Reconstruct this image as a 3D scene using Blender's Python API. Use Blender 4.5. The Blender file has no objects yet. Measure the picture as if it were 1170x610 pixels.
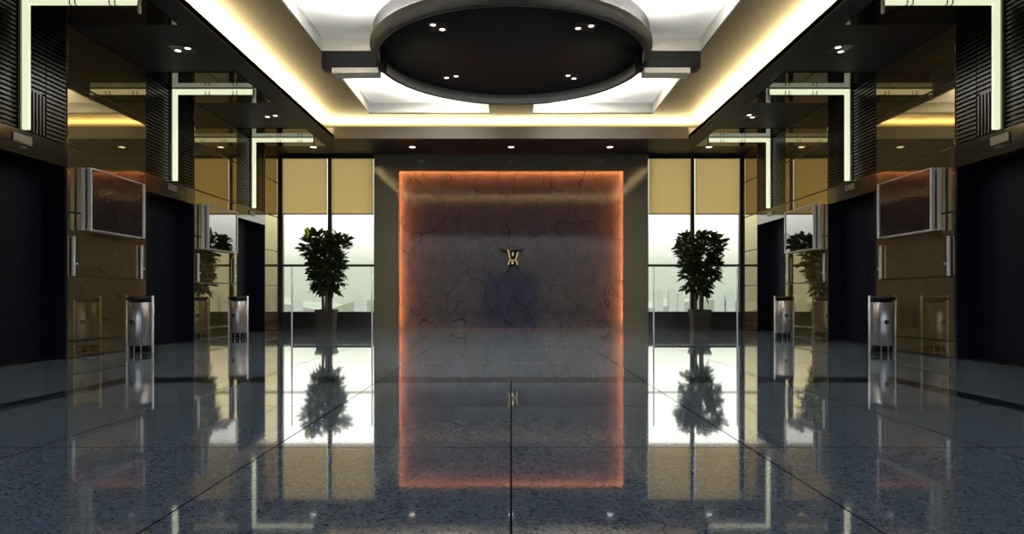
import bpy, bmesh, math, random
from mathutils import Vector, Matrix

S = bpy.context.scene
COL = S.collection
PI = math.pi
random.seed(7)

# ------------------------------------------------------------------ materials
def mat(name):
    m = bpy.data.materials.new(name); m.use_nodes = True
    nt = m.node_tree
    return m, nt, nt.nodes['Principled BSDF']

def simple(name, col, rough=0.5, metal=0.0, coat=0.0, noise=0.0, scale=20.0, ior=1.5, spec=.5):
    """plain surface with a little procedural tone variation"""
    m, nt, b = mat(name)
    b.inputs['Roughness'].default_value = rough
    b.inputs['Metallic'].default_value = metal
    b.inputs['Coat Weight'].default_value = coat
    b.inputs['Coat Roughness'].default_value = 0.03
    b.inputs['IOR'].default_value = ior
    b.inputs['Specular IOR Level'].default_value = spec
    tc = nt.nodes.new('ShaderNodeTexCoord')
    n = nt.nodes.new('ShaderNodeTexNoise'); n.inputs['Scale'].default_value = scale
    n.inputs['Detail'].default_value = 4
    nt.links.new(tc.outputs['Object'], n.inputs['Vector'])
    r = nt.nodes.new('ShaderNodeMix'); r.data_type = 'RGBA'
    k = noise
    r.inputs[6].default_value = (*[max(0, c*(1-k)) for c in col], 1)
    r.inputs[7].default_value = (*[min(1, c*(1+k)) for c in col], 1)
    nt.links.new(n.outputs['Fac'], r.inputs[0])
    nt.links.new(r.outputs[2], b.inputs['Base Color'])
    return m

def emit(name, col, strength):
    m, nt, b = mat(name)
    b.inputs['Base Color'].default_value = (.8, .8, .8, 1)
    b.inputs['Emission Color'].default_value = (*col, 1)
    b.inputs['Emission Strength'].default_value = strength
    return m

def brushed(name, col, rough, axis='z', metal=1.0):
    m, nt, b = mat(name)
    b.inputs['Metallic'].default_value = metal
    tc = nt.nodes.new('ShaderNodeTexCoord')
    mp = nt.nodes.new('ShaderNodeMapping')
    mp.inputs['Scale'].default_value = (200, 200, 3) if axis == 'z' else (3, 3, 200)
    n = nt.nodes.new('ShaderNodeTexNoise'); n.inputs['Scale'].default_value = 1
    nt.links.new(tc.outputs['Object'], mp.inputs['Vector'])
    nt.links.new(mp.outputs['Vector'], n.inputs['Vector'])
    r = nt.nodes.new('ShaderNodeMapRange')
    r.inputs['To Min'].default_value = rough*0.7; r.inputs['To Max'].default_value = rough*1.3
    nt.links.new(n.outputs['Fac'], r.inputs['Value'])
    nt.links.new(r.outputs['Result'], b.inputs['Roughness'])
    b.inputs['Base Color'].default_value = (*col, 1)
    return m

def glassy(name, tint, refl=1.5, rough=0.0):
    """clear architectural glass: transparent body, fresnel mirror"""
    m = bpy.data.materials.new(name); m.use_nodes = True
    nt = m.node_tree; nt.nodes.clear()
    o = nt.nodes.new('ShaderNodeOutputMaterial')
    t = nt.nodes.new('ShaderNodeBsdfTransparent'); t.inputs['Color'].default_value = (*tint, 1)
    g = nt.nodes.new('ShaderNodeBsdfGlossy'); g.inputs['Roughness'].default_value = rough
    f = nt.nodes.new('ShaderNodeFresnel'); f.inputs['IOR'].default_value = refl
    x = nt.nodes.new('ShaderNodeMixShader')
    nt.links.new(f.outputs[0], x.inputs[0]); nt.links.new(t.outputs[0], x.inputs[1])
    nt.links.new(g.outputs[0], x.inputs[2]); nt.links.new(x.outputs[0], o.inputs['Surface'])
    return m

def math_node(nt, op, a, b=None, c=None):
    n = nt.nodes.new('ShaderNodeMath'); n.operation = op
    for i, v in enumerate((a, b, c)):
        if v is None: continue
        if isinstance(v, (int, float)): n.inputs[i].default_value = v
        else: nt.links.new(v, n.inputs[i])
    return n.outputs[0]

def floor_material():
    m, nt, b = mat('polished_terrazzo')
    tc = nt.nodes.new('ShaderNodeTexCoord')
    sp = nt.nodes.new('ShaderNodeSeparateXYZ')
    nt.links.new(tc.outputs['Object'], sp.inputs[0])
    X, Y = sp.outputs[0], sp.outputs[1]
    # speckle
    v = nt.nodes.new('ShaderNodeTexVoronoi'); v.inputs['Scale'].default_value = 75
    nt.links.new(tc.outputs['Object'], v.inputs['Vector'])
    n = nt.nodes.new('ShaderNodeTexNoise'); n.inputs['Scale'].default_value = 14; n.inputs['Detail'].default_value = 8
    n.inputs['Roughness'].default_value = .75
    nt.links.new(tc.outputs['Object'], n.inputs['Vector'])
    sv = nt.nodes.new('ShaderNodeSeparateColor'); nt.links.new(v.outputs['Color'], sv.inputs[0])
    mixv = math_node(nt, 'ADD', math_node(nt, 'MULTIPLY', sv.outputs[0], .5), math_node(nt, 'MULTIPLY', n.outputs['Fac'], .6))
    ramp = nt.nodes.new('ShaderNodeValToRGB')
    e = ramp.color_ramp.elements
    e[0].position = .28; e[0].color = (.078, .104, .13, 1)
    e[1].position = .9; e[1].color = (.29, .355, .41, 1)
    k = ramp.color_ramp.elements.new(.5); k.color = (.18, .232, .28, 1)
    nt.links.new(mixv, ramp.inputs[0])
    # joints
    def line(coord, pos, half):
        return math_node(nt, 'COMPARE', coord, pos, half)
    mask = None
    def add(x):
        nonlocal mask
        mask = x if mask is None else math_node(nt, 'MAXIMUM', mask, x)
    for p in (-7.8, -6.3, -4.72, -3.15, -1.575, 1.575, 3.15, 4.72, 6.3):
        add(line(X, p, .0055))
    add(math_node(nt, 'MULTIPLY', line(X, 0, .005), math_node(nt, 'LESS_THAN', Y, 7.8)))
    for p in (-.55, 1.07, 2.68, 4.30, 5.92, 9.87, 12.1, 14.0, 15.5, 17.6):
        add(line(Y, p, .007 if p < 7 else .012))
    # dark granite inlay: a bar across the hall and two runners towards the entrance
    bar = math_node(nt, 'MULTIPLY', line(Y, 7.8, .26), line(X, 0, 4.75))
    runs = math_node(nt, 'MULTIPLY', math_node(nt, 'LESS_THAN', Y, 7.8),
                     line(math_node(nt, 'ABSOLUTE', X), 4.6, .15))
    inl = math_node(nt, 'MAXIMUM', bar, runs)
    inl = math_node(nt, 'MULTIPLY', inl, .88)
    dark = math_node(nt, 'MAXIMUM', mask, inl)
    mx = nt.nodes.new('ShaderNodeMix'); mx.data_type = 'RGBA'
    nt.links.new(dark, mx.inputs[0]); nt.links.new(ramp.outputs[0], mx.inputs[6])
    mx.inputs[7].default_value = (.004, .004, .005, 1)
    nt.links.new(mx.outputs[2], b.inputs['Base Color'])
    b.inputs['IOR'].default_value = 1.62
    spec = math_node(nt, 'MULTIPLY_ADD', mask, -.5, .5)
    nt.links.new(spec, b.inputs['Specular IOR Level'])
    cw = math_node(nt, 'MULTIPLY_ADD', mask, -.45, .45)
    nt.links.new(cw, b.inputs['Coat Weight'])
    b.inputs['Coat Roughness'].default_value = .02
    r = math_node(nt, 'MULTIPLY_ADD', n.outputs['Fac'], .05, .03)
    nt.links.new(r, b.inputs['Roughness'])
    return m

def marble_material():
    m, nt, b = mat('dark_veined_marble')
    tc = nt.nodes.new('ShaderNodeTexCoord')
    n = nt.nodes.new('ShaderNodeTexNoise'); n.inputs['Scale'].default_value = .8; n.inputs['Detail'].default_value = 1.5
    nt.links.new(tc.outputs['Object'], n.inputs['Vector'])
    ma = nt.nodes.new('ShaderNodeVectorMath'); ma.operation = 'MULTIPLY_ADD'
    ma.inputs[1].default_value = (1.1, 1.1, 1.1)
    nt.links.new(n.outputs['Color'], ma.inputs[0]); nt.links.new(tc.outputs['Object'], ma.inputs[2])
    mp = nt.nodes.new('ShaderNodeMapping'); mp.inputs['Scale'].default_value = (1.15, 1.0, .55)
    nt.links.new(ma.outputs[0], mp.inputs['Vector'])
    v = nt.nodes.new('ShaderNodeTexVoronoi'); v.feature = 'DISTANCE_TO_EDGE'; v.inputs['Scale'].default_value = 1.0
    nt.links.new(mp.outputs[0], v.inputs['Vector'])
    v2 = nt.nodes.new('ShaderNodeTexVoronoi'); v2.feature = 'DISTANCE_TO_EDGE'; v2.inputs['Scale'].default_value = 2.3
    nt.links.new(mp.outputs[0], v2.inputs['Vector'])
    n2 = nt.nodes.new('ShaderNodeTexNoise'); n2.inputs['Scale'].default_value = .8
    nt.links.new(tc.outputs['Object'], n2.inputs['Vector'])
    a = math_node(nt, 'LESS_THAN', v.outputs['Distance'], .0065)
    c = math_node(nt, 'MULTIPLY', math_node(nt, 'LESS_THAN', v2.outputs['Distance'], .008),
                  math_node(nt, 'GREATER_THAN', n2.outputs['Fac'], .56))
    vein = math_node(nt, 'MULTIPLY', math_node(nt, 'MAXIMUM', a, c), .8)
    n3 = nt.nodes.new('ShaderNodeTexNoise'); n3.inputs['Scale'].default_value = 3; n3.inputs['Detail'].default_value = 8
    nt.links.new(tc.outputs['Object'], n3.inputs['Vector'])
    ramp = nt.nodes.new('ShaderNodeValToRGB')
    ramp.color_ramp.elements[0].position = .3; ramp.color_ramp.elements[0].color = (.028, .026, .036, 1)
    ramp.color_ramp.elements[1].position = .75; ramp.color_ramp.elements[1].color = (.046, .042, .055, 1)
    nt.links.new(n3.outputs['Fac'], ramp.inputs[0])
    mx = nt.nodes.new('ShaderNodeMix'); mx.data_type = 'RGBA'
    nt.links.new(vein, mx.inputs[0]); nt.links.new(ramp.outputs[0], mx.inputs[6])
    mx.inputs[7].default_value = (.006, .005, .006, 1)
    nt.links.new(mx.outputs[2], b.inputs['Base Color'])
    b.inputs['Roughness'].default_value = .07
    b.inputs['IOR'].default_value = 1.45
    return m

def shade_material():
    m = bpy.data.materials.new('tan_shade_cloth'); m.use_nodes = True
    nt = m.node_tree; nt.nodes.clear()
    o = nt.nodes.new('ShaderNodeOutputMaterial')
    tc = nt.nodes.new('ShaderNodeTexCoord')
    w = nt.nodes.new('ShaderNodeTexWave'); w.inputs['Scale'].default_value = 60; w.bands_direction = 'Z'
    nt.links.new(tc.outputs['Object'], w.inputs['Vector'])
    mx = nt.nodes.new('ShaderNodeMix'); mx.data_type = 'RGBA'
    mx.inputs[6].default_value = (.86, .61, .245, 1); mx.inputs[7].default_value = (.92, .66, .275, 1)
    nt.links.new(w.outputs['Fac'], mx.inputs[0])
    d = nt.nodes.new('ShaderNodeBsdfDiffuse'); t = nt.nodes.new('ShaderNodeBsdfTranslucent')
    nt.links.new(mx.outputs[2], d.inputs[0]); nt.links.new(mx.outputs[2], t.inputs[0])
    x = nt.nodes.new('ShaderNodeMixShader'); x.inputs[0].default_value = .72
    nt.links.new(d.outputs[0], x.inputs[1]); nt.links.new(t.outputs[0], x.inputs[2])
    nt.links.new(x.outputs[0], o.inputs['Surface'])
    return m

def membrane_material():
    m = bpy.data.materials.new('white_stretch_membrane'); m.use_nodes = True
    nt = m.node_tree; nt.nodes.clear()
    o = nt.nodes.new('ShaderNodeOutputMaterial')
    d = nt.nodes.new('ShaderNodeBsdfDiffuse'); t = nt.nodes.new('ShaderNodeBsdfTranslucent')
    d.inputs[0].default_value = t.inputs[0].default_value = (.88, .88, .86, 1)
    x = nt.nodes.new('ShaderNodeMixShader'); x.inputs[0].default_value = .6
    nt.links.new(d.outputs[0], x.inputs[1]); nt.links.new(t.outputs[0], x.inputs[2])
    nt.links.new(x.outputs[0], o.inputs['Surface'])
    return m

def leaf_material(name, c0, c1, trans=.3):
    m = bpy.data.materials.new(name); m.use_nodes = True
    nt = m.node_tree; b = nt.nodes['Principled BSDF']; o = nt.nodes['Material Output']
    tc = nt.nodes.new('ShaderNodeTexCoord')
    n = nt.nodes.new('ShaderNodeTexNoise'); n.inputs['Scale'].default_value = 5
    nt.links.new(tc.outputs['Object'], n.inputs['Vector'])
    mx = nt.nodes.new('ShaderNodeMix'); mx.data_type = 'RGBA'
    mx.inputs[6].default_value = (*c0, 1); mx.inputs[7].default_value = (*c1, 1)
    nt.links.new(n.outputs['Fac'], mx.inputs[0])
    nt.links.new(mx.outputs[2], b.inputs['Base Color']); b.inputs['Roughness'].default_value = .38
    t = nt.nodes.new('ShaderNodeBsdfTranslucent'); nt.links.new(mx.outputs[2], t.inputs[0])
    x = nt.nodes.new('ShaderNodeMixShader'); x.inputs[0].default_value = trans
    nt.links.new(b.outputs[0], x.inputs[1]); nt.links.new(t.outputs[0], x.inputs[2])
    nt.links.new(x.outputs[0], o.inputs['Surface'])
    return m

M = {}
M['floor'] = floor_material()
M['marble'] = marble_material()
M['bronze'] = simple('bronze_cladding', (.36, .285, .14), .03, .82, 0, .06, 3)
M['joint'] = simple('black_joint', (.006, .005, .004), .6)
M['soffit'] = simple('black_ceiling_paint', (.007, .009, .017), .5, 0, 0, .1, 5, spec=.3)
M['blackglass'] = simple('polished_black_ceiling', (.006, .006, .007), .05, 0, 0, .1, 5, 1.4)
M['tray'] = simple('warm_grey_ceiling_paint', (.125, .105, .078), .6, 0, 0, .04, 5)
M['white'] = simple('white_lining', (.85, .85, .83), .6, 0, 0, .02, 5)
M['ring'] = simple('grey_ring_paint', (.05, .05, .05), .45, 0, 0, .05, 5)
M['lit_band'] = simple('daylit_tone_band', (.75, .75, .70), .4, 0, 0, .05, 5)  # ring grey lightened to stand in for daylight on the inner wall
M['disc'] = simple('charcoal_disc', (.012, .013, .018), .5, 0, 0, .1, 4, spec=.25)
M['bar'] = simple('beige_flange', (.75, .72, .60), .45, 0, 0, .05, 8)
M['pier'] = simple('olive_stone', (.13, .128, .098), .08, 0, 0, .12, 4, 1.38)
M['frame'] = simple('dark_window_frame', (.018, .018, .017), .35, .4, 0, .1, 8)
M['sill'] = simple('black_sill_wall', (.010, .010, .014), .4, 0, 0, .1, 8)
M['glass'] = glassy('clear_window_glass', (.97, .98, .97))
M['lowglass'] = glassy('antireflective_glass', (.98, .99, .98), 1.10)
M['tint'] = glassy('smoked_entrance_glass', (.92, .93, 1.0))
M['blue'] = glassy('blue_entrance_glass', (.36, .56, .92))
M['screen'] = simple('screen_glass', (.010, .008, .007), .03, 0, 1, 0, 5, 2.4)
M['silver'] = brushed('brushed_silver', (.66, .66, .70), .32, 'z', .4)
M['chrome'] = simple('bright_chrome', (.85, .85, .86), .10, 1.0, 0, .02)
M['steel'] = brushed('satin_steel', (.36, .36, .38), .30, 'z', .75)
M['post'] = brushed('pale_aluminium', (.97, .97, .97), .22, 'z', .2)
M['darkmetal'] = simple('dark_metal', (.03, .03, .034), .35, .8, 0, .1)
M['rib'] = simple('black_ribbed_panel', (.006, .006, .006), .25, 0, 0, .1, 8, spec=.35)
M['lintel'] = simple('bronze_black_lintel', (.055, .047, .030), .12, .5, .4, .1, 4)
M['door'] = simple('midnight_door_metal', (.004, .006, .014), .6, 0, 0, .15, 3, spec=.12)
M['plate'] = simple('grey_plate', (.20, .20, .20), .35, .6, 0, .05)
M['lbar'] = emit('frosted_light_bar', (.84, .87, .60), .92)
M['lhouse'] = simple('pale_light_housing', (.35, .36, .30), .4, .3, 0, .05)
M['tube'] = emit('coffer_tube', (1, .98, .94), 15)
M['orange'] = emit('orange_led', (1, .31, .075), 230)
M['spot'] = emit('downlight_lamp', (1, .97, .9), 3.0)
M['trim'] = simple('downlight_trim', (.05, .05, .05), .3, .5)
M['gold'] = simple('polished_brass', (.72, .52, .18), .22, 1, 0, .1, 20)
M['black'] = simple('black_lacquer', (.004, .004, .004), .5, 0, 0, .1, spec=.15)
M['pale'] = simple('pale_enamel', (.8, .8, .8), .3, 0, .3, .02)
M['pot'] = simple('charcoal_planter', (.030, .029, .027), .5, 0, 0, .2, 10)
M['soil'] = simple('potting_soil', (.02, .014, .009), .95, 0, 0, .4, 30)
M['bark'] = simple('grey_bark', (.10, .085, .06), .8, 0, 0, .4, 25)
M['leaf'] = leaf_material('dark_green_leaf', (.020, .038, .010), (.055, .090, .018), .4)
M['yleaf'] = leaf_material('yellow_green_leaf', (.62, .72, .07), (.75, .80, .12), .6)
M['shade'] = shade_material()
M['membrane'] = membrane_material()
M['tower'] = simple('pale_hazy_concrete', (.40, .41, .37), .9, 0, 0, .08, .05)  # distance haze is put into this pale base colour
M['hazegreen'] = simple('pale_hazy_hillside', (.255, .27, .195), .95, 0, 0, .15, .08)  # green paled so the colour itself carries the haze

# ------------------------------------------------------------------ mesh helpers
class MB:
    def __init__(s): s.bm = bmesh.new()
    def box(s, x0, x1, y0, y1, z0, z1, bevel=0.0):
        x0, x1 = sorted((x0, x1)); y0, y1 = sorted((y0, y1)); z0, z1 = sorted((z0, z1))
        b = bmesh.new()
        vs = [b.verts.new(p) for p in ((x0,y0,z0),(x1,y0,z0),(x1,y1,z0),(x0,y1,z0),(x0,y0,z1),(x1,y0,z1),(x1,y1,z1),(x0,y1,z1))]
        for f in ((0,3,2,1),(4,5,6,7),(0,1,5,4),(1,2,6,5),(2,3,7,6),(3,0,4,7)):
            b.faces.new([vs[i] for i in f])
        if bevel:
            bmesh.ops.bevel(b, geom=list(b.edges), offset=bevel, segments=2, affect='EDGES', profile=.5)
        s.join(b); return s
    def join(s, b):
        b.verts.index_update()
        mp = [s.bm.verts.new(v.co) for v in b.verts]
        for f in b.faces:
            try:
                nf = s.bm.faces.new([mp[v.index] for v in f.verts]); nf.smooth = f.smooth
            except ValueError: pass
        b.free()
    def lathe(s, prof, n=32, c=(0,0,0), a0=0, a1=2*PI, smooth=True, closed=False):
        """prof: list of (r, z); revolve about z"""
        full = abs(a1-a0-2*PI) < 1e-6
        k = n if full else n+1
        rows = []
        for r, z in prof:
            if r < 1e-6 and full:
                v = s.bm.verts.new((c[0], c[1], c[2]+z)); rows.append([v]*k)
            else:
                rows.append([s.bm.verts.new((c[0]+r*math.cos(a0+(a1-a0)*i/n), c[1]+r*math.sin(a0+(a1-a0)*i/n), c[2]+z)) for i in range(k)])
        if closed: rows.append(rows[0])
        for a, b in zip(rows, rows[1:]):
            for i in range(n):
                j = (i+1) % k
                q = []
                for v in (a[i], a[j], b[j], b[i]):
                    if v not in q: q.append(v)
                if len(q) >= 3:
                    try: f = s.bm.faces.new(q); f.smooth = smooth
                    except ValueError: pass
        if closed and not full:
            for e in (0, k-1):
                try: s.bm.faces.new([r[e] for r in rows[:-1]])
                except ValueError: pass
        return s
    def tube(s, pts, radii, n=8, smooth=True):
        pts = [Vector(p) for p in pts]
        if not hasattr(radii, '__len__'): radii = [radii]*len(pts)
        rings = []; up = Vector((.123, .45, .88)).normalized()
        for i, p in enumerate(pts):
            t = (pts[min(i+1, len(pts)-1)] - pts[max(i-1, 0)]).normalized()
            u = t.cross(up)
            if u.length < 1e-3: u = t.cross(Vector((1, 0, 0)))
            u.normalize(); w = t.cross(u)
            rings.append([s.bm.verts.new(p + radii[i]*(math.cos(2*PI*k/n)*u + math.sin(2*PI*k/n)*w)) for k in range(n)])
        for a, b in zip(rings, rings[1:]):
            for k in range(n):
                f = s.bm.faces.new((a[k], a[(k+1) % n], b[(k+1) % n], b[k])); f.smooth = smooth
        s.bm.faces.new(rings[0][::-1]); s.bm.faces.new(rings[-1])
        return s
    def poly(s, pts2, y0, y1):
        """extrude polygon given in (x, z) from y0 to y1"""
        a = [s.bm.verts.new((p[0], y0, p[1])) for p in pts2]
        b = [s.bm.verts.new((p[0], y1, p[1])) for p in pts2]
        n = len(pts2)
        s.bm.faces.new(a); s.bm.faces.new(b[::-1])
        for i in range(n):
            s.bm.faces.new((a[i], b[i], b[(i+1) % n], a[(i+1) % n]))
        return s
    def build(s, name, m, parent=None, loc=None):
        bmesh.ops.recalc_face_normals(s.bm, faces=s.bm.faces)
        me = bpy.data.meshes.new(name); s.bm.to_mesh(me); s.bm.free()
        me.materials.append(M[m] if isinstance(m, str) else m)
        o = bpy.data.objects.new(name, me); COL.objects.link(o)
        if parent: o.parent = parent
        if loc: o.location = loc
        return o

def tag(o, label=None, cat=None, group=None, kind=None):
    if label: o['label'] = label
    if cat: o['category'] = cat
    if group: o['group'] = group
    if kind: o['kind'] = kind
    return o

def empty(name, loc=(0, 0, 0), rz=0):
    o = bpy.data.objects.new(name, None); COL.objects.link(o)
    o.location = loc; o.rotation_euler = (0, 0, rz); o.empty_display_size = .1
    return o

def copy_tree(o, parent=None):
    c = o.copy(); COL.objects.link(c)
    if parent: c.parent = parent
    for ch in list(o.children): copy_tree(ch, c)
    return c

def struct(o, label=None):
    o['kind'] = 'structure'
    if label: o['label'] = label
    return o

# ------------------------------------------------------------------ dimensions (metres, camera at the origin, 1 m up)
W = 7.16            # face of the side cladding
BACK = 20.0
FRONT = -1.2
SOF = 5.40          # underside of the soffit
TRAY = 6.00         # underside of the raised tray
TX = 4.94           # half width of the tray opening
TY0, TY1 = 8.60, 18.05
CY = 13.35          # centre of the round feature
PORT = [(8.5, 10.45), (12.7, 14.65), (16.9, 18.85)]
BAYS = [(FRONT, 8.5), (10.45, 12.7), (14.65, 16.9), (18.85, BACK)]
ROWS = [0.0, .27, 1.33, 2.38, 3.43, 4.49, SOF]
HEAD = 3.08         # door head
LINT = 3.44         # top of the lintel

# ------------------------------------------------------------------ floor
f = MB().box(-7.8, 7.8, FRONT-.3, BACK+.75, -.2, 0).build('floor', 'floor')
struct(f, 'polished dark speckled stone floor with thin tile joints and a black inlay')

# ------------------------------------------------------------------ side walls with bronze cladding
trim_n = 0
for s, nm in ((-1, 'left'), (1, 'right')):
    w = MB().box(s*7.62, s*7.8, FRONT-.3, BACK+.75, 0, 7.0).build('wall_'+nm, 'joint')
    struct(w)
    for y0, y1 in BAYS:
        b = MB()
        b.box(s*(W+.012), s*7.615, y0, y1, 0, SOF)
        bm_in = MB()
        for z0, z1 in zip(ROWS, ROWS[1:]):
            bm_in.box(s*W, s*(W+.03), y0+.004, y1-.004, z0+.013, z1-.013, .004)
        trim_n += 1
        tr = b.build('trim_%d' % trim_n, 'joint'); struct(tr, 'bronze wall cladding bay in six rows with thin black joints')
        bm_in.build('cladding_panel', 'bronze', tr)

# ------------------------------------------------------------------ ceiling: soffit, tray, coffers
c = MB()
c.box(-7.62, 7.62, FRONT-.3, TY0, SOF, SOF+.09)
c.box(-7.62, 7.62, TY1, BACK+.3, SOF, SOF+.09)
c.box(-7.62, -TX, TY0, TY1, SOF, SOF+.09)
c.box(TX, 7.62, TY0, TY1, SOF, SOF+.09)
ceil = c.build('ceiling', 'soffit'); struct(ceil, 'black soffit around a raised square tray with hidden cove lighting')
# lips of the tray opening
MB().box(-TX, TX, TY1-.03, TY1, SOF, SOF+.33).build('cove_lip', 'tray', ceil)
t = MB()
t.box(-TX-.03, -TX+.0, TY0, TY1, SOF-.002, SOF+.10); t.box(TX, TX+.03, TY0, TY1, SOF-.002, SOF+.10)
t.box(-TX, TX, TY0, TY0+.03, SOF-.002, SOF+.10)
t.build('cove_lip', 'tray', ceil)
# cove pocket walls
TXo, TYo0, TYo1 = 5.62, 7.9, 19.15
p = MB()
p.box(-TXo-.05, -TXo, TYo0, TYo1, SOF+.09, TRAY); p.box(TXo, TXo+.05, TYo0, TYo1, SOF+.09, TRAY)
p.box(-TXo, TXo, TYo0-.05, TYo0, SOF+.09, TRAY); p.box(-TXo, TXo, TYo1, TYo1+.05, SOF+.09, TRAY)
p.build('cove_wall', 'tray', ceil)
# tray plane with four coffer openings
CX, CY0, CY1 = 3.88, 9.0, 17.7
BX = .58
XB0, XB1 = 13.25, 13.55
TT = TRAY + .30
RT = 6.57
p = MB()
p.box(-TXo-.05, -CX, TYo0-.05, TYo1+.05, TRAY, RT); p.box(CX, TXo+.05, TYo0-.05, TYo1+.05, TRAY, RT)
p.box(-CX, CX, TYo0-.05, CY0, TRAY, RT); p.box(-CX, CX, CY1, TYo1+.05, TRAY, RT)
p.box(-BX, BX, CY0, CY-2.84, TRAY-.04, RT); p.box(-BX, BX, CY+2.84, CY1, TRAY-.04, RT)
p.build('tray_ceiling', 'tray', ceil)
for sx in (-1, 1):
    for y0, y1 in ((CY0, XB0), (XB1, CY1)):
        q = MB()
        q.box(sx*BX, sx*CX, y0, y0+.012, TRAY+.03, RT); q.box(sx*BX, sx*CX, y1-.012, y1, TRAY+.03, RT)
        q.box(sx*BX, sx*(BX+.012), y0, y1, TRAY+.03, RT); q.box(sx*(CX-.012), sx*CX, y0, y1, TRAY+.03, RT)
        q.box(sx*BX, sx*CX, y0, y1, RT, RT+.01)
        q.build('coffer_wall', 'white', ceil)
        # stretched white membrane lit from behind
        q = MB()
        q.bm.faces.new([q.bm.verts.new(p_) for p_ in ((sx*BX, y0, TT), (sx*CX, y0, TT), (sx*CX, y1, TT), (sx*BX, y1, TT))])
        q.build('light_membrane', 'membrane', ceil)
# cross beam with pale flange
for sx in (-1, 1):
    MB().box(sx*2.6, sx*CX, XB0+.0125, XB1-.0125, TRAY-.32, RT).build('cross_beam', 'disc', ceil)
    MB().box(sx*2.72, sx*3.66, XB0-.03, XB1+.02, TRAY-.43, TRAY-.32, .006).build('beam_flange', 'bar', ceil)
# black roof over everything so that no daylight leaks in
MB().box(-7.8, 7.8, FRONT-.3, BACK+.75, 6.6, 6.7).build('roof_slab', 'joint', ceil)
# polished black bands over the elevator doorways
for s in (-1, 1):
    for y0, y1 in PORT:
        MB().box(s*5.38, s*W, y0, y1, SOF-.012, SOF).build('polished_band', 'blackglass', ceil)

# round feature
ring = empty('ceiling_ring', (0, CY, SOF+.38))
tag(ring, 'large round charcoal ceiling recess ringed by a grey rim, centre of the tray', 'ceiling feature')
RB, RI, RO = 0.0, 2.69, 2.79
MB().lathe([(RI, RB), (RI, .26), (RI-.02, .30), (RO-.02, .62), (RO, .60), (RO, .25), (RO+.06, .25), (RO+.06, .21), (RO, .19), (RO, RB)], 128, closed=True).build('rim', 'ring', ring)
MB().lathe([(RI-.004, .0), (RI+.002, .0), (RI+.002, .22), (RI-.004, .22)], 128, closed=True).build('lit_inner_band', 'lit_band', ring)  # inner wall of the rim, its lit look put into the colour
MB().lathe([(0, .22), (RI, .22), (RI, .26), (0, .26)], 128).build('disc', 'disc', ring)
for k in range(4):
    a = PI/2*k
    g0, g1 = (.50, .26) if k % 2 == 0 else (.26, .50)
    d = MB().lathe([(RO+.18, .70), (RO+1.45, .70), (RO+1.45, .73), (RO+.18, .73)], 40, a0=a+g0, a1=a+PI/2-g1, closed=True)
    d.build('light_tube', 'tube', ring)

# ------------------------------------------------------------------ back feature wall with lit niche
PX, NX, NH = 4.24, 3.47, 4.89
b = MB()
b.box(-PX, -NX, BACK, BACK+.12, 0, SOF); b.box(NX, PX, BACK, BACK+.12, 0, SOF)
b.box(-NX, NX, BACK, BACK+.12, NH, SOF)
wb = b.build('wall_back', 'pier'); struct(wb, 'olive stone wall framing the niche with orange edge lighting')
# pocket behind the frame
NO = .20
b = MB()
b.box(-PX, -NX-NO, BACK+.12, BACK+.42, 0, SOF); b.box(NX+NO, PX, BACK+.12, BACK+.42, 0, SOF)
b.box(-NX-NO, NX+NO, BACK+.12, BACK+.42, NH+NO, SOF)
b.build('niche_reveal', 'pier', wb)
b = MB()
b.box(-NX-.025, -NX, BACK+.12, BACK+.20, 0, NH+.025); b.box(NX, NX+.025, BACK+.12, BACK+.20, 0, NH+.025)
b.box(-NX, NX, BACK+.12, BACK+.20, NH, NH+.025)
b.build('added_lamp_shield', 'pier', wb)  # unseen lip added to keep orange LED spill out of the room
MB().box(-PX, PX, BACK+.36, BACK+.5, 0, SOF).build('marble_panel', 'marble', wb)
for s in (-1, 1):
    MB().box(s*(NX+.13), s*(NX+.17), BACK+.225, BACK+.265, .10, NH+.13).build('led_strip', 'orange', wb)
MB().box(-NX-.12, NX+.12, BACK+.225, BACK+.265, NH+.13, NH+.17).build('led_strip', 'orange', wb)

# emblem on the marble
K = 1/36.6
def E(px, py): return ((px-583.5)*K, (339-py)*K+1)
em = empty('wall_emblem', (0, BACK+.36, 2.3))
tag(em, 'small black and gold winged emblem on the dark marble niche', 'emblem')
def stroke(mb, pts, w, y0, y1):
    pts = [Vector(E(*p)) for p in pts]
    if not hasattr(w, '__len__'): w = [w]*len(pts)
    L, R = [], []
    for i, p in enumerate(pts):
        t = (pts[min(i+1, len(pts)-1)] - pts[max(i-1, 0)]).normalized(); n = Vector((-t.y, t.x))
        L.append(p + n*w[i]*K/2); R.append(p - n*w[i]*K/2)
    poly = [(v.x, v.y-2.3) for v in L + R[::-1]]
    mb.poly(poly, y0, y1)
b = MB()
stroke(b, [(570.5, 284.3), (574, 286.2), (580, 287.3), (583.5, 287.2)], [1.6, 3.2, 3.6, 2.6], -.10, 0)
stroke(b, [(583.5, 287.2), (589, 287.0), (594, 286.4), (597, 284.8)], [2.6, 3.6, 3.2, 1.6], -.10, 0)
stroke(b, [(581.5, 303), (590.5, 303)], 3.0, -.08, 0)
stroke(b, [(585.5, 288), (585.5, 303)], 7.5, -.05, 0)
b.build('wing_bar', 'black', em)
b = MB()
stroke(b, [(579.8, 285.5), (580.8, 289), (581.8, 293), (582.6, 296.8), (581.0, 299.5), (580.6, 302.5)], [1.8, 1.7, 1.6, 1.4, 1.6, 1.6], -.15, -.02)
stroke(b, [(591.4, 288), (590.2, 292), (588.6, 296.8), (590.2, 299.5), (590.6, 303)], [1.7, 1.6, 1.4, 1.6, 1.6], -.15, -.02)
stroke(b, [(582.6, 297.2), (588.6, 297.2)], 1.3, -.14, -.02)
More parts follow.
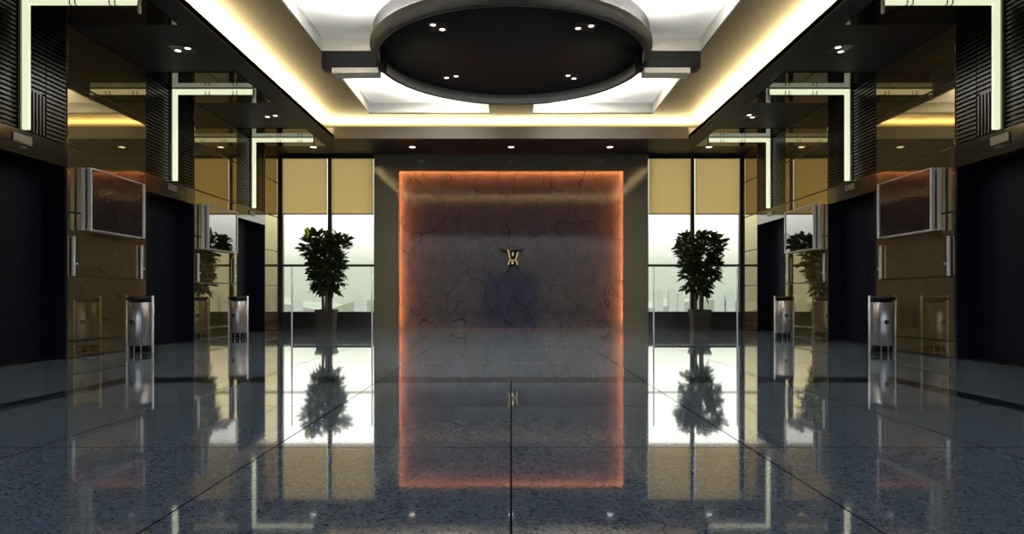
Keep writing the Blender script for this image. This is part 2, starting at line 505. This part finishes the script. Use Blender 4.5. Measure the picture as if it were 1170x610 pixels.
b.build('gold_stroke', 'gold', em)
b = MB()
stroke(b, [(585.5, 288.2), (585.5, 292.2)], 2.0, -.15, -.02)
b.build('pale_inlay', 'pale', em)
b = MB(); stroke(b, [(585, 298.8), (585, 301.6)], 2.6, -.15, -.02)
b.build('pale_inlay', 'pale', em)
for pts in ([(581.6, 303), (580.6, 308), (579.2, 314.5)], [(590.6, 302.5), (591.6, 306.5), (593.2, 311.5)]):
    b = MB(); stroke(b, pts, [2.2, 1.4, 1.3], -.08, 0); b.build('leg', 'black', em)

# ------------------------------------------------------------------ windows beside the niche
ZS, ZT, ZB = .54, 1.97, 3.54
win_n = 0
for s in (-1, 1):
    win_n += 1
    x0, x1, xm = PX, 7.1, 5.63
    w = MB()
    w.box(s*x0, s*W, BACK+.12, BACK+.22, 0, ZS-.03)
    win = w.build('window_%d' % win_n, 'sill'); struct(win, 'tall dark-framed window with a low black sill wall')
    fr = MB()
    fr.box(s*x0, s*W, BACK+.04, BACK+.26, ZS-.06, ZS, .004)
    fr.box(s*x0, s*W, BACK+.08, BACK+.20, SOF-.05, SOF)
    fr.box(s*(x1-.02), s*W, BACK+.06, BACK+.20, ZS, SOF-.05)
    fr.box(s*x0, s*(x0+.02), BACK+.12, BACK+.20, ZS, SOF-.05)
    fr.build('window_frame', 'frame', win)
    MB().box(s*(xm-.06), s*(xm+.06), BACK+.08, BACK+.20, ZS, SOF-.05, .004).build('mullion', 'frame', win)
    MB().box(s*x0, s*x1, BACK+.07, BACK+.19, ZT-.035, ZT+.035, .004).build('transom', 'frame', win)
    MB().box(s*(x0+.02), s*(x1-.02), BACK+.205, BACK+.215, ZS, SOF-.05).build('pane', 'glass', win)
    MB().box(s*W, s*7.62, BACK, BACK+.3, 0, SOF).build('side_jamb', 'frame', win)
    for i, (a, b2) in enumerate(((x0+.02, xm-.065), (xm+.065, x1-.03))):
        sh = empty('roller_shade', (s*(a+b2)/2, BACK+.05, ZB))
        hw = (b2-a)/2
        cl = MB()
        vs = [cl.bm.verts.new(p_) for p_ in ((-hw, .013, .03), (hw, .013, .03), (hw, .013, SOF-ZB-.10), (-hw, .013, SOF-ZB-.10))]
        cl.bm.faces.new(vs); cl.build('cloth', 'shade', sh)
        MB().box(-hw, hw, 0, .026, 0, .035, .005).build('bottom_bar', 'frame', sh)
        r = MB().tube([(-hw, .03, SOF-ZB-.085), (hw, .03, SOF-ZB-.085)], .04, 14).build('roller', 'frame', sh)
        side = 'left' if s < 0 else 'right'
        near = 'beside the niche' if i == 0 else 'against the %s wall' % side
        tag(sh, 'tan roller shade half lowered over the %s window, %s' % (side, near), 'window shade', 'tan shades on the windows')

# ------------------------------------------------------------------ entrance front behind the camera
wf = MB().box(-7.62, 7.62, FRONT-.3, FRONT, 4.9, SOF).build('wall_front', 'soffit'); struct(wf)
win = MB().box(-7.62, 7.62, FRONT-.2, FRONT-.1, 0, .10).build('window_3', 'frame'); struct(win)
m_ = MB()
for x in (-7.5, -1.74, 1.74, 7.5):
    m_.box(x-.03, x+.03, FRONT-.2, FRONT-.1, .1, 4.9)
m_.box(-1.71, 1.71, FRONT-.19, FRONT-.11, 2.5, 2.56)
m_.build('mullion', 'frame', win)
g = MB(); g.box(-7.6, -1.75, FRONT-.155, FRONT-.15, .1, 4.9); g.box(1.75, 7.6, FRONT-.155, FRONT-.15, .1, 4.9)
g.box(-1.75, 1.75, FRONT-.155, FRONT-.15, 2.56, 4.9)
g.build('pane', 'tint', win)
MB().box(-1.7, 1.7, FRONT-.155, FRONT-.15, .1, 2.5).build('door_pane', 'blue', win)

# ------------------------------------------------------------------ elevator doorways
ORD = ['nearest', 'middle', 'farthest']
def make_doorway(s):
    """local frame: origin on the floor at the cladding face, y centred on the opening; outward is +x for s=1"""
    root = empty('elevator_doorway')
    hw = .975
    o = lambda d: s*d
    # ribbed panel above the lintel
    r = MB()
    zt = SOF-W*0
    r.box(o(.05), o(.44), -hw, hw, LINT, SOF-.012)
    pitch = .07
    n = int((SOF-.03-LINT)/pitch)
    vz = 4.10
    for i in range(n):
        z = LINT+.02+i*pitch
        r.box(o(.012), o(.05), -hw+.01, -.07, z, z+.036)
        if z > vz: r.box(o(.012), o(.05), .07, .50, z, z+.036)
        r.box(o(.012), o(.05), .52, hw-.01, z, z+.036)
    for i in range(6):
        y = .10+i*.07
        r.box(o(.012), o(.05), y, y+.034, LINT+.02, vz-.02)
    r.build('ribbed_panel', 'rib', root)
    MB().box(o(.0), o(.44), -hw, hw, HEAD, LINT, .006).build('lintel', 'lintel', root)
    j = MB()
    j.box(o(.0), o(.44), -hw, -hw+.05, 0, HEAD); j.box(o(.0), o(.44), hw-.05, hw, 0, HEAD)
    j.build('jamb', 'door', root)
    for y0, y1 in ((-hw+.05, -.004), (.004, hw-.05)):
        MB().box(o(.36), o(.40), y0, y1, .012, HEAD, .004).build('door_leaf', 'door', root)
    MB().box(o(.02), o(.44), -hw+.05, hw-.05, 0, .010).build('threshold', 'darkmetal', root)
    MB().box(o(-.025), o(.0), -.18, .18, HEAD+.16, HEAD+.29, .008).build('indicator_plate', 'plate', root)
    return root

def make_light(s):
    """L-shaped bar: up the wall then out along the ceiling towards the room (inwards is -s)"""
    root = empty('ceiling_light_bar')
    i = lambda d: -s*d
    # vertical and horizontal diffusers
    z0, z1 = LINT+.005, SOF-.015
    MB().box(i(.02), i(.115), -.028, .028, z0, z1-.10, .012).build('vertical_diffuser', 'lbar', root)
    MB().box(i(.02), i(1.72), -.03, .03, z1-.115, z1-.01, .012).build('horizontal_diffuser', 'lbar', root)
    h = MB()
    h.box(i(-.01), i(.024), -.055, .055, z0, z1)
    h.box(i(.0), i(1.70), -.05, .05, z1-.012, z1+.002)
    h.build('housing', 'lhouse', root)
    MB().box(i(1.70), i(1.74), -.03, .03, z1-.24, z1-.01, .012).build('drop_end', 'lhouse', root)
    for d in (.72, .80, 1.30, 1.38):
        MB().box(i(d-.008), i(d+.008), -.036, .036, z1-.12, z1-.05).build('clip', 'darkmetal', root)
    return root

def make_tv(s):
    root = empty('wall_screen')
    i = lambda d: -s*d
    L, H = .80, 1.04
    MB().box(i(0), i(.068), -L, L, 0, H, .004).build('rear_casing', 'silver', root)
    MB().box(i(.062), i(.112), -L+.03, L-.03, .03, H-.03).build('shadow_gap', 'black', root)
    b = MB()
    b.box(i(.106), i(.172), -L, -L+.035, 0, H, .004); b.box(i(.106), i(.172), L-.035, L, 0, H, .004)
    b.box(i(.106), i(.172), -L+.035, L-.035, 0, .016, .004); b.box(i(.106), i(.172), -L+.035, L-.035, H-.016, H, .004)
    b.build('bezel', 'silver', root)
    MB().box(i(.106), i(.150), -L+.034, L-.034, .015, H-.015).build('screen', 'screen', root)
    return root

def make_call(s):
    root = empty('elevator_call_panel')
    i = lambda d: -s*d
    MB().box(i(-.003), i(.02), -.03, .11, .02, .63).build('shadow_plate', 'black', root)  # black sheet standing in for the shadow beside the bar
    MB().box(i(.018), i(.060), -.032, .012, 0, .65, .006).build('faceplate', 'silver', root)
    b = MB().lathe([(0, 0), (.024, 0), (.024, .03), (.018, .036), (0, .036)], 20)
    bt = b.build('button', 'chrome', root); bt.rotation_euler = (0, i(1)*PI/2, 0); bt.location = (i(.018), .065, .20)
    return root

def make_bin():
    root = empty('ash_bin')
    n = 40; rx = .195
    # body: brushed cylinder, slightly flattened towards the wall
    b = MB().lathe([(0, .125), (rx-.01, .125), (rx, .135), (rx, .89), (rx-.01, .90), (0, .90)], 48)
    b.build('body', 'steel', root)
    MB().lathe([(0, .90), (rx-.035, .90), (rx-.035, .93), (rx+.02, .94), (rx+.028, 1.0), (rx+.010, 1.01), (rx-.02, .965), (0, .955)], 48).build('ash_bowl', 'darkmetal', root)
    MB().lathe([(0, .02), (rx-.03, .02), (rx-.03, .125), (0, .125)], 40).build('plinth', 'black', root)
    for s in (-1, 1):
        MB().tube([(s*.232, 0, 0), (s*.232, 0, 1.02)], .019, 14).build('side_post', 'post', root)
        for bz in (.12, .84): MB().box(s*.17, s*.235, -.012, .012, bz, bz+.03).build('bracket', 'steel', root)
    for a in (-.6, 0, .6):
        x, y = math.sin(a)*.185, -math.cos(a)*.185
        MB().tube([(x, y, 0), (x, y, .13)], .009, 10).build('foot', 'steel', root)
    # lock button on the front
    lk = MB().lathe([(0, 0), (.042, 0), (.042, .012), (.03, .016), (0, .016)], 24).build('lock', 'darkmetal', root)
    lk.rotation_euler = (PI/2, 0, 0); lk.location = (-.03, -rx+.006, .55)
    k = MB().lathe([(0, 0), (.010, 0), (.010, .008), (0, .008)], 12).build('keyhole', 'chrome', lk)
    k.location = (.018, 0, .016)
    return root

for s, side in ((-1, 'left'), (1, 'right')):
    d0 = make_doorway(s); l0 = make_light(s); t0 = make_tv(s); c0 = make_call(s); b0 = make_bin() if s < 0 else None
    if s < 0: BIN0 = b0
    for k, (y0, y1) in enumerate(PORT):
        yc = (y0+y1)/2
        d = d0 if k == 0 else copy_tree(d0)
        d.location = (s*W, yc, 0)
        where = ['nearest the camera, cut by the photo edge', 'between the two wall screens', 'next to the window'][k]
        tag(d, 'dark elevator doorway on the %s wall, %s' % (side, where), 'elevator doorway', 'elevator doorways along the side walls')
        l = l0 if k == 0 else copy_tree(l0)
        l.location = (s*W, yc, 0)
        wl = ['cut off at the top', 'over the doorway between the two wall screens', 'smallest, over the doorway next to the window'][k]
        tag(l, 'L-shaped glowing light bar, %s wall, %s' % (side, wl), 'light', 'L-shaped light bars')
    for k, (y0, y1) in enumerate(BAYS[1:3]):
        yc = (y0+y1)/2
        tv = t0 if k == 0 else copy_tree(t0)
        tv.location = (s*W, yc, 2.11)
        tag(tv, ['silver-framed wall screen with dark reddish reflection on the %s wall',
                 'silver-framed wall screen mirroring the window and plant on the %s wall'][k] % side, 'screen', 'wall screens')
        for q, yy in enumerate((y0+.10, y1-.20)):
            cp = c0 if (k == 0 and q == 0) else copy_tree(c0)
            cp.location = (s*W, yy, 1.34)
            tag(cp, 'slim silver call panel on the %s wall, %s the %s screen, at its %s end' % (side, 'under', ['dark', 'bright'][k], ['near', 'far'][q]),
                'call panel', 'elevator call panels')
        bn = BIN0 if (s < 0 and k == 0) else copy_tree(BIN0)
        bn.location = (s*6.69, yc+.1, 0)
        if s > 0:
            bn.scale = (1, 1, 1)
        tag(bn, 'steel ash bin with side posts by the %s wall below the %s screen' % (side, ['dark', 'bright'][k]), 'bin', 'ash bins by the walls')

# ------------------------------------------------------------------ downlights
def make_spot_pair(name, twin=True, ry=.10, rr=.048):
    root = empty(name)
    pts = ((-.075, -.10), (.075, .10)) if twin else ((0, 0),)
    if twin:
        MB().box(-.17, .17, -.20, .20, -.006, 0, .002).build('mounting_plate', 'trim', root)
    for x, y in pts:
        MB().lathe([(rr+.004, -.004), (rr+.022, -.004), (rr+.022, -.012), (rr+.004, -.012)], 28, c=(x, y, 0), closed=True).build('trim_ring', 'trim', root)
        MB().lathe([(0, -.014), (rr, -.014), (rr+.004, -.006), (0, -.006)], 28, c=(x, y, 0)).build('lamp', 'spot', root)
    return root
def spot_lamp(loc, e, size=1.0):
    l = bpy.data.lights.new('spot', 'SPOT'); l.energy = e; l.spot_size = size; l.spot_blend = .6
    l.color = (1, .93, .78); l.shadow_soft_size = .05
    o = bpy.data.objects.new('downlight_beam', l); COL.objects.link(o); o.location = loc
p0 = make_spot_pair('twin_downlight')
first = True
for ix, sx in enumerate((-1, 1)):
    for iy, yy in enumerate((CY-1.36, CY+1.36)):
        r = p0 if first else copy_tree(p0); first = False
        r.location = (sx*1.36, yy, SOF+.60-.001)
        if sx < 0 and iy == 0 or sx > 0 and iy == 1: r.rotation_euler = (0, 0, 0)
        r.rotation_euler[2] = {(-1, 0): PI*.0, (1, 0): PI*.5+.2, (-1, 1): PI*.5+.2, (1, 1): 0}[(sx, iy)]
        tag(r, 'twin downlight in the round ceiling recess, %s quarter' % {(-1, 0): 'near left', (1, 0): 'near right', (-1, 1): 'far left', (1, 1): 'far right'}[(sx, iy)], 'downlight', 'downlights in the round recess')
        spot_lamp((sx*1.36, yy, SOF+.55), 40)
for sx, side in ((-1, 'left'), (1, 'right')):
    for iy, yy in enumerate((11.5, 15.75)):
        r = copy_tree(p0)
        r.location = (sx*5.83, yy, SOF-.001)
        r.rotation_euler[2] = PI*.5+.2 if sx < 0 else 0
        tag(r, 'twin downlight in the black soffit along the %s wall, %s one' % (side, ['nearer', 'farther'][iy]), 'downlight', 'downlights in the side soffits')
        spot_lamp((sx*5.83, yy, SOF-.06), 40)
s0 = make_spot_pair('round_downlight', False, rr=.085)
for i, x in enumerate((-5.8, -2.9, 0, 2.9, 5.8)):
    r = s0 if i == 0 else copy_tree(s0)
    r.location = (x, 19.0, SOF-.001)
    tag(r, 'round downlight in the soffit along the back wall, %s' % ['over the left window', 'above the niche\'s left edge', 'above the emblem', 'above the niche\'s right edge', 'over the right window'][i],
        'downlight', 'row of downlights along the back wall')
    spot_lamp((x, 19.0, SOF-.06), 25)

# ------------------------------------------------------------------ glass screens
for s, side, xa, xb in ((-1, 'left', 2.79, 4.40), (1, 'right', 2.86, 4.54)):
    g = empty('glass_screen', (s*(xa+xb)/2, 13.0, 0)); hw = (xb-xa)/2
    MB().box(-hw+.016, hw-.016, -.006, .006, .02, 1.59).build('pane', 'lowglass', g)
    for q in (-1, 1):
        MB().tube([(q*hw, 0, 0), (q*hw, 0, 1.60)], .016, 12).build('edge_post', 'post', g)
    MB().box(-hw+.02, hw-.02, -.012, .012, 0, .02).build('foot_channel', 'darkmetal', g)
    tag(g, 'low clear glass screen with slim bright posts before the %s window' % side, 'glass screen', 'glass screens')

# ------------------------------------------------------------------ plants
def leaf(mb, base, d, length, width, droop, roll):
    d = d.normalized()
    side = d.cross(Vector((0, 0, 1)))
    if side.length < .05: side = Vector((1, 0, 0))
    side.normalize(); up = side.cross(d)
    side = (math.cos(roll)*side + math.sin(roll)*up).normalized()
    up = side.cross(d).normalized()
    prof = [(0, .12), (.25, .55), (.58, 1.0), (.83, .80), (1.0, .10)]
    rows = []
    for t, w in prof:
        p = base + d*length*t + Vector((0, 0, -1))*droop*length*t*t
        hw = width*w/2
        rows.append((mb.bm.verts.new(p - side*hw + up*hw*.35), mb.bm.verts.new(p), mb.bm.verts.new(p + side*hw + up*hw*.35)))
    for a, b in zip(rows, rows[1:]):
        for i in (0, 1):
            f = mb.bm.faces.new((a[i], a[i+1], b[i+1], b[i])); f.smooth = True

def make_plant(seed, yellow):
    rnd = random.Random(seed)
    root = empty('potted_tree')
    # tapered square planter with rim
    p = MB()
    b = bmesh.new()
    def ringv(h, z): return [b.verts.new(q) for q in ((-h, -h, z), (h, -h, z), (h, h, z), (-h, h, z))]
    R = [ringv(.215, 0), ringv(.24, .53), ringv(.265, .535), ringv(.272, .64), ringv(.24, .64), ringv(.23, .58)]
    for a_, c_ in zip(R, R[1:]):
        for i in range(4): b.faces.new((a_[i], a_[(i+1) % 4], c_[(i+1) % 4], c_[i]))
    b.faces.new(R[0][::-1]); b.faces.new(R[-1])
    bmesh.ops.bevel(b, geom=list(b.edges), offset=.008, segments=2, affect='EDGES')
    p.join(b); p.build('planter', 'pot', root)
    MB().lathe([(0, .60), (.13, .602), (.225, .59), (.225, .57), (0, .57)], 24).build('soil', 'soil', root)
    tops = []
    for i, (bx, by, tx, ty, tz) in enumerate(((-.10, .02, -.22, .05, 2.25), (.0, -.06, .03, -.12, 2.55), (.09, .06, .27, .10, 2.2))):
        pts = []
        for k in range(7):
            t = k/6
            pts.append((bx+(tx-bx)*t**1.6+rnd.uniform(-.012, .012), by+(ty-by)*t**1.6+rnd.uniform(-.012, .012), .58+(tz-.58)*t))
        MB().tube(pts, [.042-.020*k/6 for k in range(7)], 10).build('trunk', 'bark', root)
        tops.append([Vector(q) for q in pts])
    fol = MB(); br = MB()
    tuft = []
    # crown envelope: (height, half width)
    env = [(1.10, .20), (1.35, .36), (1.7, .46), (2.0, .54), (2.25, .66), (2.5, .74), (2.7, .70), (2.84, .52)]
    def hwid(z):
        for (z0, w0), (z1, w1) in zip(env, env[1:]):
            if z0 <= z <= z1: return w0+(w1-w0)*(z-z0)/(z1-z0)
        return .2
    for k in range(84):
        z = 1.20+1.58*((k+.5)/84)**.80
        a = k*2.39996+rnd.uniform(-.3, .3)
        rr = hwid(z)*rnd.choice((.35, .62, .72, .8))*rnd.uniform(.85, 1.05)
        tuft.append(Vector((rr*math.cos(a), rr*math.sin(a), z-.06)))
    for c_ in tuft:
        tr = min(tops, key=lambda T: min((q-c_).length for q in T))
        start = min(tr[2:], key=lambda q: (q-c_).length+abs(q.z-(c_.z-.25)))
        mid = (start+c_)/2+Vector((0, 0, -.03))
        br.tube([start, mid, c_], [.012, .010, .007], 6)
        out = Vector((c_.x, c_.y, 0))
        out = out.normalized() if out.length > .01 else Vector((1, 0, 0))
        rise = (c_.z-1.65)/.9
        nl = rnd.randint(11, 15)
        for j in range(nl):
            a = 2*PI*j/nl+rnd.uniform(-.3, .3)
            rad = Vector((math.cos(a), math.sin(a), 0))
            d = rad*rnd.uniform(.6, 1.0)+out*.45+Vector((0, 0, rnd.uniform(-.35, .75)+rise*.55))
            leaf(fol, c_+rad*.015+Vector((0, 0, rnd.uniform(-.06, .03))), d, rnd.uniform(.20, .34), rnd.uniform(.085, .125), rnd.uniform(.05, .45), rnd.uniform(-.9, .9))
    br.build('branch', 'bark', root)
    fo = fol.build('foliage', 'leaf', root)
    if yellow:
        y = MB()
        base = Vector((-.40, -.50, 2.62))
        leaf(y, base, Vector((.08, -.1, 1)), .34, .17, .05, 0)
        leaf(y, base, Vector((-.12, -.15, 1)), .26, .13, .1, .3)
        yl = y.build('yellow_leaf', 'yleaf', fo); yl['label'] = 'bright yellow-green leaf'
    return root
pl = make_plant(3, True); pl.location = (-5.27, 18.5, 0)
tag(pl, 'tall leafy potted tree with one bright yellow leaf before the left window', 'plant', 'potted trees')
pr = make_plant(11, False); pr.location = (5.38, 18.5, 0); pr.rotation_euler = (0, 0, 0)
tag(pr, 'tall all-green leafy potted tree before the right window', 'plant', 'potted trees')

# ------------------------------------------------------------------ skyline far outside
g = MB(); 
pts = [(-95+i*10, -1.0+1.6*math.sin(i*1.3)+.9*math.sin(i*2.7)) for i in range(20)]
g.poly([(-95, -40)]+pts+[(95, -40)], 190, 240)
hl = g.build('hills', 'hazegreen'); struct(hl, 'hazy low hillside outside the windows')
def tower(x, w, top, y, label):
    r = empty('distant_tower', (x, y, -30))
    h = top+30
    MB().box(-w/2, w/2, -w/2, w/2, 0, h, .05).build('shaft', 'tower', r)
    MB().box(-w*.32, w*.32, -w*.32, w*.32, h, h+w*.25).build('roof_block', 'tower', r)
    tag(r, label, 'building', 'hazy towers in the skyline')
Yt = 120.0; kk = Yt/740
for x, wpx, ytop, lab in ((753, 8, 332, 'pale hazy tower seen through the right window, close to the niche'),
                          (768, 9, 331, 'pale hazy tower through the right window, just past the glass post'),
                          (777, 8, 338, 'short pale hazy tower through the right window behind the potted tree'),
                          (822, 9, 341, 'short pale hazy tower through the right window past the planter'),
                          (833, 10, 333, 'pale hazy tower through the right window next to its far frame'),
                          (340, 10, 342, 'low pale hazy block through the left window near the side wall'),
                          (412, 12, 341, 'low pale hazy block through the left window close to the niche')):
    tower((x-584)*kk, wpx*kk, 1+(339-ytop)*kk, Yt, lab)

# ------------------------------------------------------------------ lights
def area(name, loc, sx, sy, e, col, rot):
    l = bpy.data.lights.new(name, 'AREA'); l.shape = 'RECTANGLE'; l.size = sx; l.size_y = sy
    l.energy = e; l.color = col
    o = bpy.data.objects.new(name, l); COL.objects.link(o); o.location = loc; o.rotation_euler = rot
    return o
warm = (1, .80, .40)
CE = 760
for s in (-1, 1):
    area('cove_lamp', (s*(TX+.41), (TY0+TY1)/2, SOF+.37), .06, TY1-TY0+.8, CE, warm, (0, PI, 0))
area('cove_lamp', (0, TY1+.50, SOF+.38), 2*TX+.9, .06, CE, warm, (PI, 0, 0))
area('cove_lamp', (0, TY0-.41, SOF+.37), 2*TX+.9, .06, CE, warm, (PI, 0, 0))

# sky
w = bpy.data.worlds.new('sky'); S.world = w; w.use_nodes = True
nt = w.node_tree; bg = nt.nodes['Background']
tc = nt.nodes.new('ShaderNodeTexCoord'); sp = nt.nodes.new('ShaderNodeSeparateXYZ')
nt.links.new(tc.outputs['Generated'], sp.inputs[0])
mr = nt.nodes.new('ShaderNodeMapRange'); mr.inputs['From Min'].default_value = -.2; mr.inputs['From Max'].default_value = .3
nt.links.new(sp.outputs[2], mr.inputs['Value'])
rp = nt.nodes.new('ShaderNodeValToRGB'); e = rp.color_ramp.elements
e[0].position = .3; e[0].color = (.19, .20, .16, 1)
e[1].position = 1; e[1].color = (.90, .96, 1.0, 1)
for q, c_ in ((.40, (.23, .245, .20, 1)), (.50, (.27, .285, .235, 1)), (.57, (.46, .47, .40, 1)), (.68, (.92, .93, .82, 1)), (.82, (1.0, 1.0, .92, 1))):
    k = e.new(q); k.color = c_
nt.links.new(mr.outputs[0], rp.inputs[0]); nt.links.new(rp.outputs[0], bg.inputs['Color'])
bg.inputs['Strength'].default_value = 3.0

# ------------------------------------------------------------------ camera
F = 740.0
cam = bpy.data.cameras.new('camera'); cam.sensor_width = 36; cam.lens = 36*F/1170
cam.shift_x = 1/1170; cam.shift_y = 34/1170
cam.clip_start = .02; cam.clip_end = 2000
co = bpy.data.objects.new('camera', cam); COL.objects.link(co)
co.location = (0, 0, 1); co.rotation_euler = (PI/2, 0, 0)
S.camera = co

S.view_settings.view_transform = 'Standard'; S.view_settings.look = 'None'
S.view_settings.exposure = 0; S.view_settings.gamma = 1; S.view_settings.use_curve_mapping = False
S.cycles.use_denoising = True
S.cycles.max_bounces = 10; S.cycles.glossy_bounces = 8; S.cycles.transparent_max_bounces = 12
